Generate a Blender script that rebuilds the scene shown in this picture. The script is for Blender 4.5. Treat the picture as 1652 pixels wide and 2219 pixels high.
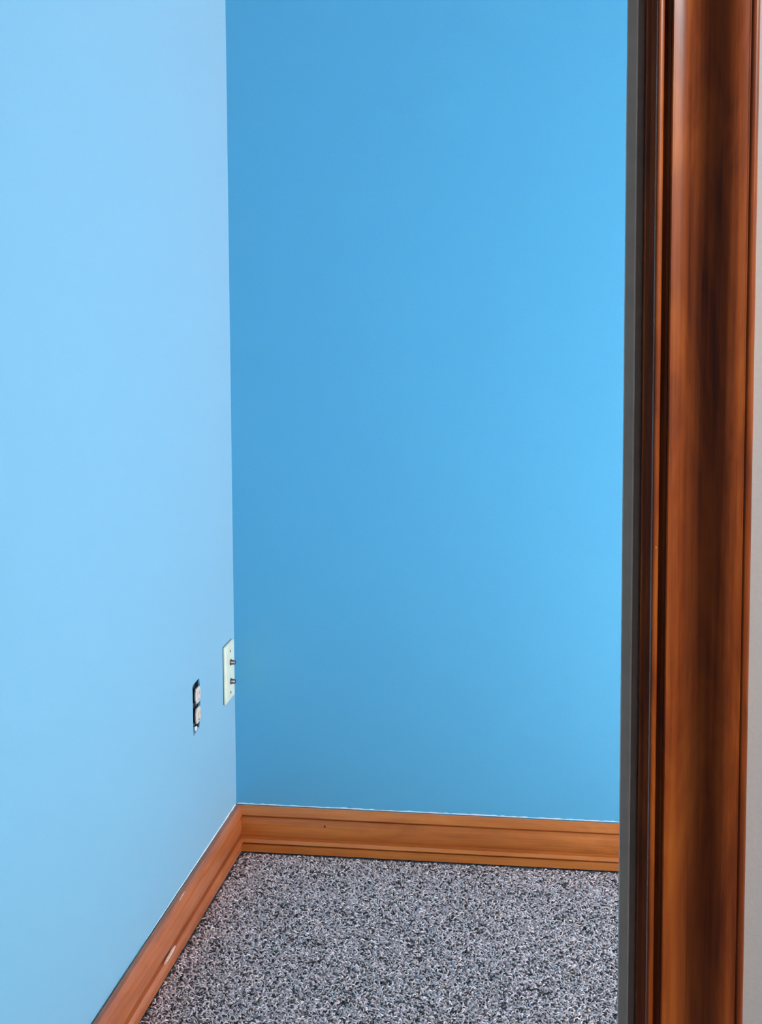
import bpy, bmesh, math, random
import numpy as np
from mathutils import Matrix, Vector

for o in list(bpy.data.objects):
    bpy.data.objects.remove(o, do_unlink=True)
S = bpy.context.scene
COL = S.collection
random.seed(4)
RNG = np.random.default_rng(7)

# ------------------------------------------------------------------ camera
cam = bpy.data.cameras.new('camera')
camo = bpy.data.objects.new('camera', cam)
COL.objects.link(camo)
cam.sensor_fit = 'VERTICAL'
cam.sensor_height = 24.0
cam.lens = 24.0 * 3453.18 / 2219.0
cam.shift_y = (824.12 - 1109.5) / 2219.0          # the photograph is a crop taken below the lens axis
cam.clip_start = 0.02
cam.clip_end = 100
_r = Vector((0.9892, 0.1464, -0.0046)).normalized()
_b = Vector((0.1462, -0.9847, 0.0946)).normalized()
_u = _b.cross(_r).normalized()
_r = _u.cross(_b).normalized()
M = Matrix((_r, _u, _b)).transposed().to_4x4()
M.translation = Vector((0.7576, -3.0696, 1.2577))
camo.matrix_world = M
S.camera = camo

# ------------------------------------------------------------------ world, lights, exposure
W = bpy.data.worlds.new('overcast_sky')
S.world = W
W.use_nodes = True
bgn = W.node_tree.nodes['Background']
bgn.inputs['Color'].default_value = (1.0, 0.965, 0.95, 1)
bgn.inputs['Strength'].default_value = 15.8

S.view_settings.view_transform = 'Standard'
S.view_settings.look = 'None'
S.view_settings.gamma = 1.0
S.view_settings.use_curve_mapping = False
S.view_settings.exposure = 0.0


def area(name, loc, target, sx, sy, power, color):
    l = bpy.data.lights.new(name, 'AREA')
    l.shape = 'RECTANGLE'
    l.size = sx
    l.size_y = sy
    l.energy = power
    l.color = color
    o = bpy.data.objects.new(name, l)
    COL.objects.link(o)
    o.location = loc
    o.rotation_euler = (Vector(target) - Vector(loc)).to_track_quat('-Z', 'Y').to_euler()
    return o


# daylight portal across the bedroom window (an unseen opening added in the right wall)
RX1 = 2.70            # bedroom right wall
WY0, WY1, WZ0, WZ1 = -1.60, -0.34, 0.06, 1.50
ptl = area('window_daylight_portal', (RX1 + .125, (WY0 + WY1) / 2, (WZ0 + WZ1) / 2),
           (0, (WY0 + WY1) / 2, (WZ0 + WZ1) / 2), WY1 - WY0, WZ1 - WZ0, 1, (1, 1, 1))
ptl.data.cycles.is_portal = True
sun = bpy.data.lights.new('sun', 'SUN')
sun.energy = 200.0
sun.angle = math.radians(2.0)
sun.color = (1.0, .95, .88)
suno = bpy.data.objects.new('sun', sun)
COL.objects.link(suno)
suno.location = (6, -1.5, 6)
suno.rotation_euler = Vector((-.74, .12, -.66)).to_track_quat('-Z', 'Y').to_euler()   # falls on the carpet by the window
ADDED_HALL_LAMP = 64.0

# ------------------------------------------------------------------ dimensions
HZ = 2.44             # ceiling
FZ = -0.005           # carpet backing (pile tops reach about 0)
YD0, YD1 = -1.674, -1.789   # door wall: bedroom face, hall face
DX0, DX1 = 0.078, 0.7785     # clear door opening
HX0, HX1, HY1 = -3.2, 2.7, -5.2


# ------------------------------------------------------------------ material helpers
def mat(name):
    m = bpy.data.materials.new(name)
    m.use_nodes = True
    nt = m.node_tree
    return m, nt, nt.nodes['Principled BSDF']


def nd(nt, t, **kw):
    n = nt.nodes.new(t)
    for k, v in kw.items():
        setattr(n, k, v)
    return n


def setin(n, **kw):
    for k, v in kw.items():
        n.inputs[k.replace('_', ' ')].default_value = v


def coords(nt, scale=(1, 1, 1)):
    g = nd(nt, 'ShaderNodeNewGeometry')
    mp = nd(nt, 'ShaderNodeMapping')
    mp.inputs['Scale'].default_value = scale
    nt.links.new(g.outputs['Position'], mp.inputs['Vector'])
    return mp.outputs['Vector']


def ramp(nt, src, stops):
    r = nd(nt, 'ShaderNodeValToRGB')
    e = r.color_ramp.elements
    while len(e) > 1:
        e.remove(e[-1])
    e[0].position, e[0].color = stops[0][0], stops[0][1]
    for p, c in stops[1:]:
        x = e.new(p)
        x.color = c
    nt.links.new(src, r.inputs['Fac'])
    return r.outputs['Color']


def noise(nt, vec, scale, detail=3, rough=.5, dist=0.0):
    n = nd(nt, 'ShaderNodeTexNoise')
    setin(n, Scale=scale, Detail=detail, Roughness=rough, Distortion=dist)
    nt.links.new(vec, n.inputs['Vector'])
    return n.outputs['Fac']


def bump(nt, bs, h, strength, dist):
    b = nd(nt, 'ShaderNodeBump')
    setin(b, Strength=strength, Distance=dist)
    nt.links.new(h, b.inputs['Height'])
    nt.links.new(b.outputs['Normal'], bs.inputs['Normal'])


def wall_paint(name, c, rough, spec=.5, var=.03, sheen=0.0):
    m, nt, bs = mat(name)
    v = coords(nt)
    f = noise(nt, v, 330, 4, .65)
    lo = tuple(x * (1 - var) for x in c) + (1,)
    hi = tuple(min(1, x * (1 + var)) for x in c) + (1,)
    nt.links.new(ramp(nt, f, [(.3, lo), (.7, hi)]), bs.inputs['Base Color'])
    setin(bs, Roughness=rough, Specular_IOR_Level=spec, Sheen_Weight=sheen, Sheen_Roughness=.58)
    bump(nt, bs, f, .22, .0006)
    return m


def wood(name, axis, dark, mid, light, rough=.33, coat=.35, fine=1.0, blotchy=.6):
    """stained softwood, grain along axis (0 x, 1 y, 2 z)"""
    m, nt, bs = mat(name)
    sc = [17.0, 17.0, 17.0]
    sc[axis] = 3.2
    sf = [260.0, 260.0, 260.0]
    sf[axis] = 5.0
    blotch = noise(nt, coords(nt, sc), 1.5, 4, .6, blotchy)
    grain = noise(nt, coords(nt, sf), 1.0, 4, .6, .4)
    mx = nd(nt, 'ShaderNodeMix', data_type='FLOAT')
    mx.inputs['Factor'].default_value = .38 * fine
    nt.links.new(blotch, mx.inputs['A'])
    nt.links.new(grain, mx.inputs['B'])
    c = ramp(nt, mx.outputs['Result'], [(.32, dark + (1,)), (.5, mid + (1,)), (.68, light + (1,))])
    nt.links.new(c, bs.inputs['Base Color'])
    setin(bs, Roughness=rough, Coat_Weight=coat, Coat_Roughness=.18, Specular_IOR_Level=.4)
    bump(nt, bs, grain, .12, .0005)
    return m


def plain(name, c, rough=.5, metal=0.0, nscale=60, var=.06, spec=.5):
    m, nt, bs = mat(name)
    f = noise(nt, coords(nt), nscale, 3)
    lo = tuple(x * (1 - var) for x in c) + (1,)
    hi = tuple(min(1, x * (1 + var)) for x in c) + (1,)
    nt.links.new(ramp(nt, f, [(.3, lo), (.7, hi)]), bs.inputs['Base Color'])
    setin(bs, Roughness=rough, Metallic=metal, Specular_IOR_Level=spec)
    return m


BLUE = wall_paint('blue_wall_paint', (0.042, 0.385, 0.615), .6, .5, .055, 1.0)
HALL = wall_paint('greige_wall_paint', (0.62, 0.60, 0.59), .6, .4)
CEIL_GREY = wall_paint('dimmed_ceiling_paint', (0.40, 0.40, 0.40), .9, .2)  # unseen ceiling toned down to grey to cut bounce on the upper walls
WD, WM, WL = (.115, .030, .0075), (.235, .073, .018), (.33, .118, .034)
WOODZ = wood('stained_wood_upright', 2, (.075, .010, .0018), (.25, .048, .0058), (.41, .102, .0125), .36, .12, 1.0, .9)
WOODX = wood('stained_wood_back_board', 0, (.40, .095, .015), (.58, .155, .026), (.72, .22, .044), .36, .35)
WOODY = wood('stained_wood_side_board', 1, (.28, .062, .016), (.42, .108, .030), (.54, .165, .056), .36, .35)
STOP = plain('grey_door_stop_paint', (.62, .62, .61), .45)
IVORY = plain('ivory_plastic', (.74, .77, .60), .35)
BEIGE = plain('aged_beige_plastic', (.62, .54, .46), .5, 0, 160, .14)
DARK = plain('shade_dark_box_plastic', (.020, .024, .045), .7)  # near-black: the shade inside the cut-out is put into this colour
GYP = plain('torn_gypsum', (.70, .72, .74), .95, 0, 300, .12)
METAL = plain('dull_nickel', (.20, .20, .22), .35, 1.0)
SCREW = plain('dull_screw_metal', (.22, .24, .20), .4, .7)
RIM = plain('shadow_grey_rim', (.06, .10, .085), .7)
SLOT = plain('slot_shadow_black', (.012, .011, .011), .8)
BARE = plain('bare_splintered_wood', (.80, .60, .50), .8, 0, 220, .12)
CAULK = plain('white_caulk', (.80, .84, .86), .7, 0, 120, .05)
LAMPM, _nt, _bs = mat('lamp_diffuser')
setin(_bs, Emission_Color=(1, .93, .84, 1), Emission_Strength=2.0)
_bs.inputs['Base Color'].default_value = (.9, .9, .88, 1)


def glass_mat():
    m, nt, bs = mat('window_glass')
    out = nt.nodes['Material Output']
    tr = nd(nt, 'ShaderNodeBsdfTransparent')
    gl = nd(nt, 'ShaderNodeBsdfGlossy')
    gl.inputs['Roughness'].default_value = .02
    mx = nd(nt, 'ShaderNodeMixShader')
    mx.inputs[0].default_value = .05
    nt.links.new(tr.outputs[0], mx.inputs[1])
    nt.links.new(gl.outputs[0], mx.inputs[2])
    nt.links.new(mx.outputs[0], out.inputs['Surface'])
    nt.nodes.remove(bs)
    return m


GLASS = glass_mat()


def carpet_base():
    m, nt, bs = mat('carpet_backing')
    f = noise(nt, coords(nt), 190, 2, .6, 1.2)
    c = ramp(nt, f, [(.36, (.03, .028, .035, 1)), (.47, (.17, .165, .18, 1)), (.62, (.36, .35, .37, 1))])
    nt.links.new(c, bs.inputs['Base Color'])
    setin(bs, Roughness=1.0, Specular_IOR_Level=.1)
    bump(nt, bs, f, .8, .004)
    return m


def carpet_loops():
    m, nt, bs = mat('carpet_yarn')
    a = nd(nt, 'ShaderNodeAttribute', attribute_name='yarn')
    nt.links.new(a.outputs['Color'], bs.inputs['Base Color'])
    setin(bs, Roughness=1.0, Specular_IOR_Level=.1)
    return m


CARPET = carpet_base()
YARN = carpet_loops()


# ------------------------------------------------------------------ mesh helpers
def link(name, bm, m, parent=None, smooth=False, loc=None):
    bmesh.ops.remove_doubles(bm, verts=bm.verts, dist=1e-7)
    bmesh.ops.recalc_face_normals(bm, faces=bm.faces)
    me = bpy.data.meshes.new(name)
    bm.to_mesh(me)
    bm.free()
    me.materials.append(m)
    if smooth:
        for p in me.polygons:
            p.use_smooth = True
        try:
            me.set_sharp_from_angle(angle=math.radians(38))
        except Exception:
            pass
    o = bpy.data.objects.new(name, me)
    COL.objects.link(o)
    if loc:
        o.location = loc
    if parent:
        o.parent = parent
    return o


def empty(name, loc=(0, 0, 0)):
    o = bpy.data.objects.new(name, None)
    COL.objects.link(o)
    o.location = loc
    o.empty_display_size = .05
    return o


def tag(o, label, cat=None, kind=None, group=None):
    o['label'] = label
    if cat:
        o['category'] = cat
    if kind:
        o['kind'] = kind
    if group:
        o['group'] = group
    return o


def box(bm, x0, x1, y0, y1, z0, z1, bev=0, seg=2):
    vs = [bm.verts.new(p) for p in ((x0, y0, z0), (x1, y0, z0), (x1, y1, z0), (x0, y1, z0),
                                    (x0, y0, z1), (x1, y0, z1), (x1, y1, z1), (x0, y1, z1))]
    fs = [bm.faces.new([vs[i] for i in q]) for q in
          ((0, 3, 2, 1), (4, 5, 6, 7), (0, 1, 5, 4), (1, 2, 6, 5), (2, 3, 7, 6), (3, 0, 4, 7))]
    if bev:
        es = list({e for f in fs for e in f.edges})
        bmesh.ops.bevel(bm, geom=es, offset=bev, segments=seg, affect='EDGES', profile=.5)
    return fs


def boxes(*bs):
    bm = bmesh.new()
    for b in bs:
        box(bm, *b)
    return bm


def sweep(prof, f0, f1, cuts=1):
    """closed profile [(a, b)...] swept between two placements f(a, b) -> point"""
    bm = bmesh.new()
    rings = []
    for k in range(cuts + 1):
        t = k / cuts
        rings.append([bm.verts.new(Vector(f0(a, b)).lerp(Vector(f1(a, b)), t)) for a, b in prof])
    n = len(prof)
    for r0, r1 in zip(rings, rings[1:]):
        for i in range(n):
            j = (i + 1) % n
            bm.faces.new((r0[i], r0[j], r1[j], r1[i]))
    bm.faces.new(rings[0])
    bm.faces.new(rings[-1][::-1])
    return bm


def spline(pts, n=6):
    """Catmull-Rom through pts, endpoints kept"""
    out = []
    P = [pts[0]] + list(pts) + [pts[-1]]
    for i in range(1, len(P) - 2):
        for k in range(n):
            t = k / n
            q = []
            for d in (0, 1):
                p0, p1, p2, p3 = P[i - 1][d], P[i][d], P[i + 1][d], P[i + 2][d]
                q.append(.5 * (2 * p1 + (p2 - p0) * t + (2 * p0 - 5 * p1 + 4 * p2 - p3) * t * t
                               + (3 * p1 - p0 - 3 * p2 + p3) * t ** 3))
            out.append(tuple(q))
    out.append(pts[-1])
    return out


# ------------------------------------------------------------------ setting: bedroom shell
# left wall, with the ragged cut-out where an outlet was left without its plate; (y, z) outline
HOLE = [(-.3148, .4322), (-.2960, .4269), (-.2884, .4300), (-.2729, .4339), (-.2739, .4169), (-.2659, .4094),
        (-.2689, .3846), (-.2716, .3773), (-.2681, .3721), (-.2720, .3507), (-.2764, .3418), (-.2935, .3462),
        (-.3060, .3410), (-.3182, .3374), (-.3162, .3787), (-.3191, .3917), (-.3163, .3949), (-.3189, .4148),
        (-.3158, .4169), (-.3195, .4301)]


def wall_with_hole():
    bm = bmesh.new()
    y0, y1, z0, z1 = YD0, .12, FZ, HZ
    outer = [bm.verts.new((0, a, b)) for a, b in ((y0, z0), (y1, z0), (y1, z1), (y0, z1))]
    inner = [bm.verts.new((0, a, b)) for a, b in HOLE]
    es = []
    for ring in (outer, inner):
        for i in range(len(ring)):
            es.append(bm.edges.new((ring[i], ring[(i + 1) % len(ring)])))
    bmesh.ops.triangle_fill(bm, use_beauty=True, use_dissolve=False, edges=es)
    bad = [f for f in bm.faces if all(v in set(inner) for v in f.verts)]
    bmesh.ops.delete(bm, geom=bad, context='FACES_ONLY')
    r = bmesh.ops.extrude_face_region(bm, geom=list(bm.faces))
    bmesh.ops.translate(bm, verts=[v for v in r['geom'] if isinstance(v, bmesh.types.BMVert)], vec=(-.013, 0, 0))
    box(bm, -.12, -.0605, y0, y1, z0, z1)
    return bm


wl = tag(link('wall_left', wall_with_hole(), BLUE), 'bright sky blue painted wall on the left with a ragged outlet cut-out',
         kind='structure')
tag(link('wall_back', boxes((0, RX1 + .12, 0, .12, FZ, HZ)), BLUE), 'deeper blue painted wall facing the doorway', kind='structure')
wr = boxes((RX1, RX1 + .12, YD0, WY0, FZ, HZ), (RX1, RX1 + .12, WY1, 0, FZ, HZ), (RX1, RX1 + .12, WY0, WY1, FZ, WZ0),
           (RX1, RX1 + .12, WY0, WY1, WZ1, HZ))
tag(link('wall_right', wr, BLUE), 'blue window wall on the right side of the room behind the door casing', kind='structure')
# door wall, bedroom skin blue, hall skin greige
skin = -1.7315
JO = .020
tag(link('wall_front', boxes((0, DX0 - JO, skin, YD0, FZ, HZ), (DX1 + JO, RX1, skin, YD0, FZ, HZ),
                             (DX0 - JO, DX1 + JO, skin, YD0, 2.05, HZ)), BLUE),
    'blue bedroom side of the doorway wall', kind='structure')
tag(link('wall_hall', boxes((HX0, DX0 - JO, YD1, skin, FZ, HZ), (DX1 + JO, HX1, YD1, skin, FZ, HZ),
                            (DX0 - JO, DX1 + JO, YD1, skin, 2.05, HZ)), HALL),
    'pale greige hall wall to the right of the wooden casing', kind='structure')
tag(link('wall_corridor', boxes((HX0 - .1, HX0, HY1, YD1, FZ, HZ), (HX1, HX1 + .1, HY1, YD1, FZ, HZ),
                                (HX0 - .1, HX1 + .1, HY1 - .1, HY1, FZ, HZ)), HALL),
    'pale greige walls of the hall around the camera', kind='structure')
tag(link('ceiling', boxes((-.12, RX1 + .12, YD0, .12, HZ, HZ + .1), (HX0 - .1, HX1 + .1, HY1 - .1, YD0, HZ, HZ + .1)), CEIL_GREY),
    'ceiling above the room and hall, toned grey to cut bounce light', kind='structure')
fl = tag(link('floor', boxes((-.12, RX1 + .12, YD0, .12, FZ - .1, FZ), (HX0 - .1, HX1 + .1, HY1 - .1, YD0, FZ - .1, FZ)), CARPET),
         'grey flecked carpet floor', kind='structure')

# ------------------------------------------------------------------ carpet pile: dense short loops
def carpet_pile(x0, x1, y0, y1, pitch=.0044):
    nx, ny = int((x1 - x0) / pitch), int((y1 - y0) / pitch)
    gx, gy = np.meshgrid(np.arange(nx), np.arange(ny))
    n = nx * ny
    cx = x0 + (gx.ravel() + .5 + RNG.uniform(-.42, .42, n)) * pitch
    cy = y0 + (gy.ravel() + .5 + RNG.uniform(-.42, .42, n)) * pitch
    ang = RNG.uniform(0, math.pi, n)
    ln = RNG.uniform(.0026, .0072, n)          # half length
    wd = RNG.uniform(.0009, .0014, n)          # half width
    ht = RNG.uniform(.0034, .0062, n)
    bend = RNG.uniform(-.0042, .0042, n)
    ts = np.array([-1, -.62, 0, .62, 1.0])
    hs = np.array([0, .72, 1.0, .72, 0])
    V = np.zeros((n, 5, 3, 3), np.float32)
    ca, sa = np.cos(ang), np.sin(ang)
    for i in range(5):
        u = ts[i] * ln
        w0 = bend * (1 - ts[i] ** 2)
        top = FZ + hs[i] * ht
        for j, (sw, dz) in enumerate(((-1, -.0016), (0, 0), (1, -.0016))):
            w = w0 + sw * wd
            V[:, i, j, 0] = cx + u * ca - w * sa
            V[:, i, j, 1] = cy + u * sa + w * ca
            V[:, i, j, 2] = np.maximum(top + dz, FZ - .001)
    quads = []
    for i in range(4):
        for j in range(2):
            a = i * 3 + j
            quads.append((a, a + 3, a + 4, a + 1))
    Q = (np.arange(n)[:, None, None] * 15 + np.array(quads)[None]).reshape(-1)
    me = bpy.data.meshes.new('carpet_pile')
    nf = n * 8
    me.vertices.add(n * 15)
    me.vertices.foreach_set('co', V.reshape(-1))
    me.loops.add(nf * 4)
    me.loops.foreach_set('vertex_index', Q.astype(np.int32))
    me.polygons.add(nf)
    me.polygons.foreach_set('loop_start', (np.arange(nf) * 4).astype(np.int32))
    me.polygons.foreach_set('use_smooth', np.ones(nf, dtype=bool))
    me.update(calc_edges=True)
    # yarn colours: heather grey, some pale, some charcoal, faint warm or violet tints
    k = RNG.random(n)
    base = np.where(k < .15, RNG.uniform(.035, .11, n), np.where(k < .74, RNG.uniform(.34, .56, n), RNG.uniform(.62, .85, n)))
    tint = np.ones((n, 3)) * np.array([1.27, .97, .925])
    tv = RNG.normal(0, .03, n)
    tint[:, 0] += tv * .8
    tint[:, 2] -= tv
    rgb = base[:, None] * tint
    col = np.concatenate([rgb, np.ones((n, 1))], 1)
    at = me.attributes.new('yarn', 'FLOAT_COLOR', 'POINT')
    at.data.foreach_set('color', np.repeat(col, 15, axis=0).astype(np.float32).reshape(-1))
    me.materials.append(YARN)
    o = bpy.data.objects.new('carpet_pile', me)
    COL.objects.link(o)
    o.parent = fl
    o['kind'] = 'stuff'
    o['label'] = 'dense grey, pale and charcoal loop pile'
    return o


carpet_pile(.0165, 1.60, -1.30, -.0165)

# ------------------------------------------------------------------ baseboards, one moulded profile (depth from wall, height)
BH = .095
def base_profile(groove):
    """moulded board; groove = open crack left between its top and the wall"""
    top = [(.0080, BH)] + ([(groove, BH), (groove * .9, BH - .010), (0, BH - .010)] if groove else [(.0012, BH), (0, BH - .001)])
    return ([(0, 0), (.0120, 0), (.0124, .0158), (.0060, .0168), (.0060, .0192)]
            + [(.0162, .0200), (.0168, .0212), (.0118, .0268), (.0055, .0274), (.0055, .0306)]
            + spline([(.0080, .0314), (.0108, .0370), (.0126, .0450), (.0128, .0530), (.0116, .0620), (.0094, .0690), (.0082, .0718)], 5)
            + [(.0050, .0728), (.0050, .0762), (.0150, .0768), (.0156, .0784)]
            + [(.0096, .0938)] + top)


bb = sweep(base_profile(.0060), lambda a, b: (a, -a, b), lambda a, b: (RX1, -a, b), 1)
tag(link('baseboard_back', bb, WOODX, smooth=True), 'stained wooden baseboard under the deeper blue back wall', kind='structure')
# the side board stands a little off the wall toward the door, leaving a dark crack on top
bm = sweep(base_profile(0), lambda a, b: (a + .0004, -a, b), lambda a, b: (a + .0042, YD0, b), 1)
bl = tag(link('baseboard_left', bm, WOODY, smooth=True), 'stained wooden baseboard with a pale chip along the left wall', kind='structure')


def sliver(bm, ctr, half_l, half_w, thick, jag):
    """tapered splinter lying on the side board face"""
    n = 9
    up, lo = [], []
    for i in range(n):
        t = -1 + 2 * i / (n - 1)
        w = half_w * (1 - abs(t) ** 1.6) * (1 + jag * random.uniform(-1, 1)) + half_w * .06
        up.append((t * half_l, w))
        lo.append((t * half_l, -w * .8))
    ring = up + lo[::-1]
    f, b = [], []
    for dy, dz in ring:
        f.append(bm.verts.new((ctr[0] + thick, ctr[1] + dy * .97, ctr[2] + dz * .85 + dy * .03)))
        b.append(bm.verts.new((ctr[0], ctr[1] + dy, ctr[2] + dz + dy * .03)))
    bm.faces.new(f)
    bm.faces.new(b[::-1])
    for i in range(len(ring)):
        j = (i + 1) % len(ring)
        bm.faces.new((b[i], b[j], f[j], f[i]))


bm = bmesh.new()
sliver(bm, (.0138, -.545, .0300), .034, .0024, .0030, .35)
tag(link('wood_chip', bm, BARE, bl), 'pale bare wood where the stain has chipped off the moulding')
bm = bmesh.new()
sliver(bm, (.0108, -.452, .0932), .018, .0010, .0010, .3)
tag(link('wood_chip', bm, BARE, bl), 'small pale scrape on the top edge')


# ragged bead of caulk and paint along the top of the boards
def caulk(name, n, f, parent, taper=lambda t: 1.0):
    bm = bmesh.new()
    rows = []
    for i in range(n + 1):
        t = i / n
        w = taper(i / n) * .0013 * (.55 + .9 * random.random())
        h = taper(i / n) * .0018 * (.5 + random.random())
        rows.append([bm.verts.new(f(t, a, b)) for a, b in ((0, 0), (w, 0), (w * .5, h * .55), (0, h))])
    for r0, r1 in zip(rows, rows[1:]):
        for k in range(4):
            m_ = (k + 1) % 4
            bm.faces.new((r0[k], r0[m_], r1[m_], r1[k]))
    bm.faces.new(rows[0])
    bm.faces.new(rows[-1][::-1])
    return link(name, bm, CAULK, parent)


bbo = bpy.data.objects['baseboard_back']
tag(caulk('caulk_bead', 160, lambda t, a, b: (.002 + t * 1.2, -a, BH + b), bbo), 'thin ragged white paint bead along the top edge')
tag(caulk('caulk_bead', 110, lambda t, a, b: (a, -.010 - t * .62, BH + b), bl, lambda t: 1 - .75 * t), 'thin white paint bead along the far top edge')

# nail dimple in the back board
bm = bmesh.new()
bmesh.ops.create_circle(bm, cap_ends=True, radius=.0016, segments=10, matrix=Matrix.Translation((.185, -.0140, .0605)) @ Matrix.Rotation(math.pi / 2, 4, 'X'))
nd_ = bmesh.ops.extrude_face_region(bm, geom=list(bm.faces))
bmesh.ops.translate(bm, verts=[v for v in nd_['geom'] if isinstance(v, bmesh.types.BMVert)], vec=(0, .003, 0))
tag(link('nail_dimple', bm, SLOT, bbo), 'small dark filled nail hole')

# ------------------------------------------------------------------ doorway: jamb, stop, casing
door = tag(empty('door_1', ((DX0 + DX1) / 2, (YD0 + YD1) / 2, 0)), 'wooden door frame with a narrow grey stop', kind='structure')
ox, oy = (DX0 + DX1) / 2, (YD0 + YD1) / 2
DH = 2.03


def dlink(name, bm, m, label=None, smooth=True):
    o = link(name, bm, m, door, smooth)
    o.matrix_parent_inverse = Matrix.Translation((-ox, -oy, 0))
    if label:
        o['label'] = label
    return o


b = bmesh.new()
box(b, DX1, DX1 + .0195, YD1 + .020, YD0, FZ, DH + .0195, .0012, 2)
dlink('jamb', b, WOODZ)
b = bmesh.new()
box(b, DX0 - .0195, DX0, YD1 + .020, YD0, FZ, DH + .0195, .0012, 2)
dlink('jamb', b, WOODZ)
b = bmesh.new()
box(b, DX0, DX1, YD1 + .020, YD0, DH, DH + .0195, .0012, 2)
dlink('jamb', b, WOODZ)
# stop profile (protrusion from jamb, depth along the jamb); moulded near face with a ridge
STP = [(0, -1.7540), (.0020, -1.7572), (.0045, -1.7596), (.0054, -1.7610), (.0062, -1.7622), (.0070, -1.7618), (.0076, -1.7606),
       (.0143, -1.7602), (.0150, -1.7594), (.0150, -1.7265), (.0143, -1.7255), (0, -1.7255)]
dlink('door_stop', sweep(STP, lambda a, y: (DX1 - a, y, 0), lambda a, y: (DX1 - a, y, DH), 1), STOP, 'narrow grey moulded stop strip')
dlink('door_stop', sweep(STP, lambda a, y: (DX0 + a, y, 0), lambda a, y: (DX0 + a, y, DH), 1), STOP, 'narrow grey moulded stop strip on the far jamb')

# casing profile (u from inner edge to outer edge, thickness off the hall wall)
CAS = ([(0, 0), (0, .0014), (.0034, .0018), (.0038, .0088)]
       + spline([(.0042, .0104), (.0052, .0114), (.0066, .0115), (.0084, .0105), (.0100, .0088)], 4)
       + [(.0104, .0040), (.0128, .0028), (.0150, .0034), (.0153, .0100), (.0158, .0124)]
       + spline([(.0168, .0127), (.0210, .0100), (.0260, .0076), (.0310, .0066), (.0370, .0070), (.0430, .0086), (.0490, .0112), (.0535, .0138),
                 (.0575, .0161), (.0620, .0178), (.0662, .0183), (.0700, .0178), (.0736, .0168)], 6)
       + [(.0743, .0168), (.0750, .0162), (.0757, .0168)]
       + spline([(.0766, .0174), (.0788, .0171), (.0806, .0158), (.0814, .0138)], 3)
       + [(.0815, 0)])
REV = .0038


def casing(name, f0, f1, label):
    return tag(link(name, sweep(CAS, f0, f1, 1), WOODZ, smooth=True), label, kind='structure')


cx0, cx1, ctop = DX1 + REV, DX0 - REV, DH + REV
trim = casing('trim_1', lambda u, d: (cx0 + u, YD1 - d, FZ), lambda u, d: (cx0 + u, YD1 - d, ctop + u),
              'glossy dark brown moulded wood casing along the right of the doorway')
casing('trim_2', lambda u, d: (cx1 - u, YD1 - d, FZ), lambda u, d: (cx1 - u, YD1 - d, ctop + u),
       'wood casing on the far left of the doorway')
o3 = sweep(CAS, lambda u, d: (cx1 - u, YD1 - d, ctop + u), lambda u, d: (cx0 + u, YD1 - d, ctop + u), 1)
tag(link('trim_3', o3, WOODX, smooth=True), 'wood casing across the top of the doorway', kind='structure')
bm = bmesh.new()
_z0 = 1.004
vs = [bm.verts.new((cx0 + .0077 + dx * .7, YD1 - .0111 - dd, _z0 + dz * .7)) for dx, dz, dd in
      ((-.0006, -.0012, 0), (.0005, -.0008, 0), (.0006, .0010, 0), (-.0004, .0013, 0), (0, 0, .0003))]
for i in range(4):
    bm.faces.new((vs[i], vs[(i + 1) % 4], vs[4]))
tag(link('wood_chip', bm, BEIGE, trim), 'tiny pale nick on the bead')

# ------------------------------------------------------------------ unseen window added in the right wall to light the room
win = tag(empty('added_window_1', (RX1 + .06, (WY0 + WY1) / 2, WZ0)), 'unseen white framed window added in the right wall to light the room', kind='structure')


def wlink(name, bm, m):
    o = link(name, bm, m, win)
    o.matrix_parent_inverse = Matrix.Translation((-RX1 - .06, -(WY0 + WY1) / 2, -WZ0))
    return o


def ring(y0, y1, z0, z1, w, x0, x1):
    return boxes((x0, x1, y0, y0 + w, z0, z1), (x0, x1, y1 - w, y1, z0, z1), (x0, x1, y0 + w, y1 - w, z0, z0 + w),
                 (x0, x1, y0 + w, y1 - w, z1 - w, z1))


FRM = plain('white_window_frame', (.8, .8, .79), .4)
wlink('window_frame', ring(WY0, WY1, WZ0, WZ1, .03, RX1 + .02, RX1 + .11), FRM)
zm = (WZ0 + WZ1) / 2
for z0, z1, x0 in ((WZ0 + .03, zm + .02, RX1 + .03), (zm - .02, WZ1 - .03, RX1 + .07)):
    wlink('sash', ring(WY0 + .03, WY1 - .03, z0, z1, .035, x0, x0 + .03), FRM)
    wlink('pane', boxes((x0 + .013, x0 + .017, WY0 + .06, WY1 - .06, z0 + .03, z1 - .03)), GLASS)

# ------------------------------------------------------------------ coax wall plate near the corner
PY, PZ = -.0585, .3855
plate = tag(empty('wall_plate', (0, PY, PZ)), 'ivory cable wall plate with two metal sockets close to the corner', 'wall plate')


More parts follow.
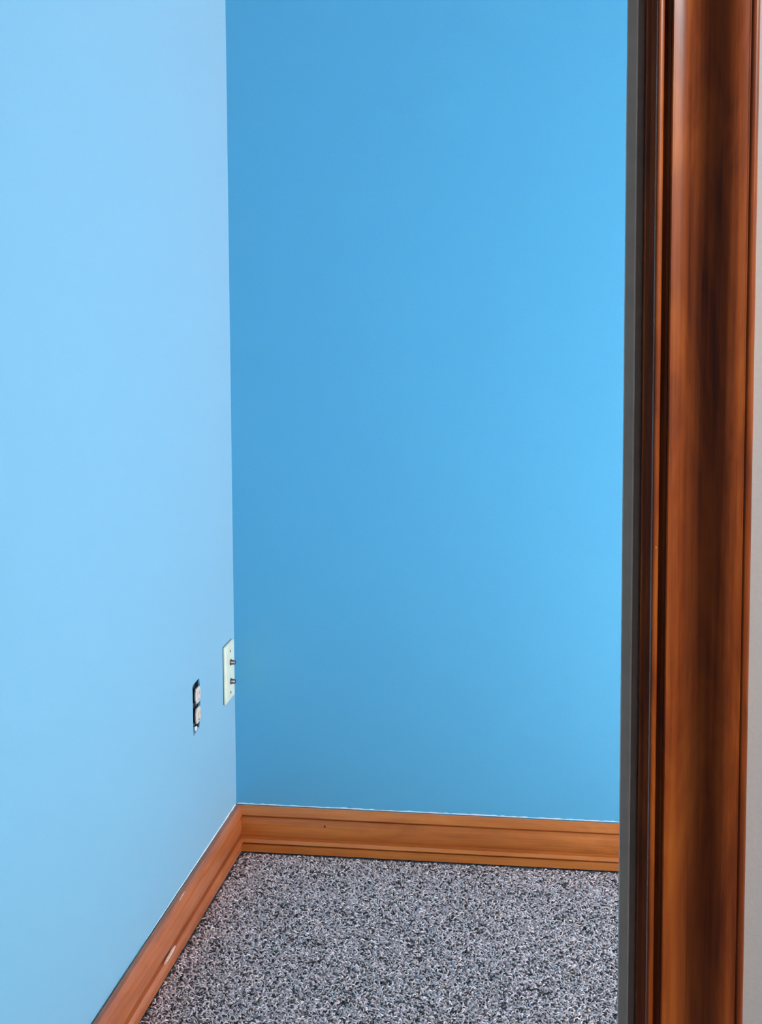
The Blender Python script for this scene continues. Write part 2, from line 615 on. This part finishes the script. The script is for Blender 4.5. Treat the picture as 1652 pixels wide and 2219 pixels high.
def rounded_slab(w, h, x0, x1, rad, lip, nseg=5):
    """rounded rectangle in y-z, from x0 (wall) to x1 (front), with a rolled front edge"""
    bm = bmesh.new()

    def outline(ins, x):
        r = max(rad - ins * .5, .0006)
        vs = []
        for qx, qz, a0 in ((1, 1, 0), (-1, 1, 90), (-1, -1, 180), (1, -1, 270)):
            cx_, cz_ = qx * (w / 2 - ins - r), qz * (h / 2 - ins - r)
            for k in range(nseg + 1):
                a = math.radians(a0 + 90 * k / nseg)
                vs.append(bm.verts.new((x, cx_ + r * math.cos(a), cz_ + r * math.sin(a))))
        return vs
    d = x1 - x0
    rs = [outline(0, x0), outline(0, x0 + d * .35), outline(lip * .3, x0 + d * .75), outline(lip * .7, x0 + d * .95), outline(lip, x1)]
    n = len(rs[0])
    for a, b_ in zip(rs, rs[1:]):
        for i in range(n):
            j = (i + 1) % n
            bm.faces.new((a[i], a[j], b_[j], b_[i]))
    bm.faces.new(rs[0][::-1])
    bm.faces.new(rs[-1])
    return bm


link('shadow_line_rim', rounded_slab(.0728, .1168, .0002, .0014, .0042, .0003), RIM, plate, True)  # dark slab standing in for the shadow line along the plate edge
link('face_plate', rounded_slab(.0720, .1160, .0013, .0062, .0042, .0050), IVORY, plate, True)


def cyl_x(bm, r, x0, x1, y, z, seg=20, r1=None):
    bmesh.ops.create_cone(bm, cap_ends=True, radius1=r, radius2=r if r1 is None else r1, depth=x1 - x0, segments=seg,
                          matrix=Matrix.Translation(((x0 + x1) / 2, y, z)) @ Matrix.Rotation(math.pi / 2, 4, 'Y'))


for k, dz in enumerate((.0193, -.0193)):
    bm = bmesh.new()
    cyl_x(bm, .0066, .0060, .0082, 0, dz, 6)                       # hex nut
    sock = link('coax_socket', bm, METAL, plate)
    bm = bmesh.new()
    for i in range(7):                                             # threaded barrel
        x = .0080 + i * .00115
        cyl_x(bm, .0043, x, x + .0007, 0, dz, 20, .0047)
        cyl_x(bm, .0047, x + .0007, x + .00115, 0, dz, 20, .0043)
    link('threaded_barrel', bm, METAL, sock, True)
    bm = bmesh.new()
    cyl_x(bm,   .0030, .0159, .0163, 0, dz, 16)
    link('socket_core', bm, SLOT, sock)
for dz in (.0418, -.0418):
    bm = bmesh.new()
    cyl_x(bm, .0031, .0060, .0069, 0, dz, 16, .0026)
    sc = link('screw', bm, SCREW, plate, True)
    bm = bmesh.new()
    box(bm, .0066, .00705, -.0022, .0022, dz - .0004, dz + .0004)
    link('screw_slot', bm, SLOT, sc)

# ------------------------------------------------------------------ outlet left in its ragged cut-out
OY, OZ = -.2935, .3865
outlet = tag(empty('power_outlet', (-.004, OY, OZ)), 'bare beige outlet without a plate in a ragged hole in the blue wall', 'outlet')


def olink(name, bm, m, parent=outlet, smooth=False):
    o = link(name, bm, m, parent, smooth)
    if parent is outlet:
        o.matrix_parent_inverse = Matrix.Translation((.004, -OY, -OZ))
    return o


# dark box behind the wall board: five sides, its rim just inside the cut-out
b = boxes((-.060, -.058, -.324, -.262, .333, .439), (-.058, -.0030, -.3225, -.3205, .3355, .4365), (-.058, -.0016, -.2765, -.2745, .3355, .4365),
          (-.058, -.0030, -.3205, -.2765, .333, .3355), (-.058, -.0030, -.3205, -.2765, .4365, .439))
olink('wall_box', b, DARK)


def slab(poly, x0, x1, crown=0, inset=.12):
    """polygon (y, z) prism from x0 to x1 with a slightly crowned, inset front"""
    bm = bmesh.new()
    cyy = sum(p[0] for p in poly) / len(poly)
    czz = sum(p[1] for p in poly) / len(poly)
    A = [bm.verts.new((x0, y, z)) for y, z in poly]
    B = [bm.verts.new((x1, y, z)) for y, z in poly]
    C_ = [bm.verts.new((x1 + crown, y + (cyy - y) * inset, z + (czz - z) * inset)) for y, z in poly]
    n = len(poly)
    for P, Q in ((A, B), (B, C_)):
        for i in range(n):
            j = (i + 1) % n
            bm.faces.new((P[i], P[j], Q[j], Q[i]))
    bm.faces.new(C_)
    bm.faces.new(A[::-1])
    return bm


def face_poly(cy_, cz_, w, h, cut, n=5):
    """duplex face: flat top and bottom, rounded sides"""
    pts = []
    for k in range(n + 1):
        a = math.radians(-50 + 100 * k / n)
        pts.append((cy_ + w / 2 * math.cos(a) / 1.0, cz_ + h / 2 * math.sin(a) / math.sin(math.radians(50))))
    for k in range(n + 1):
        a = math.radians(130 + 100 * k / n)
        pts.append((cy_ + w / 2 * math.cos(a), cz_ + h / 2 * math.sin(a) / math.sin(math.radians(50))))
    return pts


fc = -.2850
olink('yoke', boxes((-.0090, -.0075, fc - .006, fc + .006, .3475, .4270)), SCREW)
for cz_ in (.4055, .3680):
    f_ = olink('receptacle', slab(face_poly(fc - .0006, cz_, .0350, .0285, 0), -.0012, .0012, .0010, .16), BEIGE, outlet, True)
    link('receptacle_body', boxes((-.034, -.0012, fc - .0105, fc + .0085, cz_ - .0135, cz_ + .0135)), DARK, f_)  # body coloured dark to give the shaded strip beside each face
    for dy, hh in ((-.0064, .0040), (.0064, .0034)):
        link('slot', boxes((.0018, .00235, fc + dy - .0006, fc + dy + .0006, cz_ + .003 - hh, cz_ + .003 + hh)), SLOT, f_)
    bm = bmesh.new()
    cyl_x(bm, .0020, .0018, .00235, fc, cz_ - .0085, 12)
    link('ground_hole', bm, SLOT, f_)
b = bmesh.new()
cyl_x(b, .0026, -.0076, -.0030, fc, .3868, 14)
olink('screw', b, SCREW, outlet, True)
# torn paper and splashed filler at the ragged rim
for poly in ([(-.3020, .3505), (-.2890, .3475), (-.2880, .3430), (-.2960, .3400), (-.3050, .3445)],):
    olink('torn_paper', slab(poly, -.0022, -.0006, .0003, .2), GYP)

# ------------------------------------------------------------------ added hall light: an unseen frosted sconce on the right end wall
def added_wall_lamp(x, y, z, r, label, power, tint):
    t = tag(empty('added_wall_lamp', (x, y, z)), label, 'lamp')
    bm = bmesh.new()
    cyl_x(bm, .055, -.016, -.0005, 0, 0, 28, .060)
    link('back_plate', bm, FRM, t, True)
    bm = bmesh.new()
    cyl_x(bm, .012, -.075, -.015, 0, 0, 16)
    link('arm', bm, FRM, t, True)
    bm = bmesh.new()
    bmesh.ops.create_uvsphere(bm, u_segments=32, v_segments=18, radius=r * .9)
    bmesh.ops.scale(bm, verts=bm.verts, vec=(.45, 1, 1))
    bmesh.ops.translate(bm, verts=bm.verts, vec=(-.075 - r * .3, 0, 0))
    link('diffuser', bm, LAMPM, t, True)
    l = bpy.data.lights.new('lamp_light', 'AREA')
    l.shape = 'DISK'
    l.size = r * 2
    l.energy = power
    l.color = tint
    lo = bpy.data.objects.new('lamp_light', l)
    COL.objects.link(lo)
    lo.location = (-.09 - r * .75, 0, 0)
    lo.rotation_euler = (0, math.radians(90), 0)
    lo.parent = t


added_wall_lamp(HX1, -2.62, 2.02, .15, 'unseen round frosted lamp added at the right end of the hall', ADDED_HALL_LAMP, (.96, 1, 1))
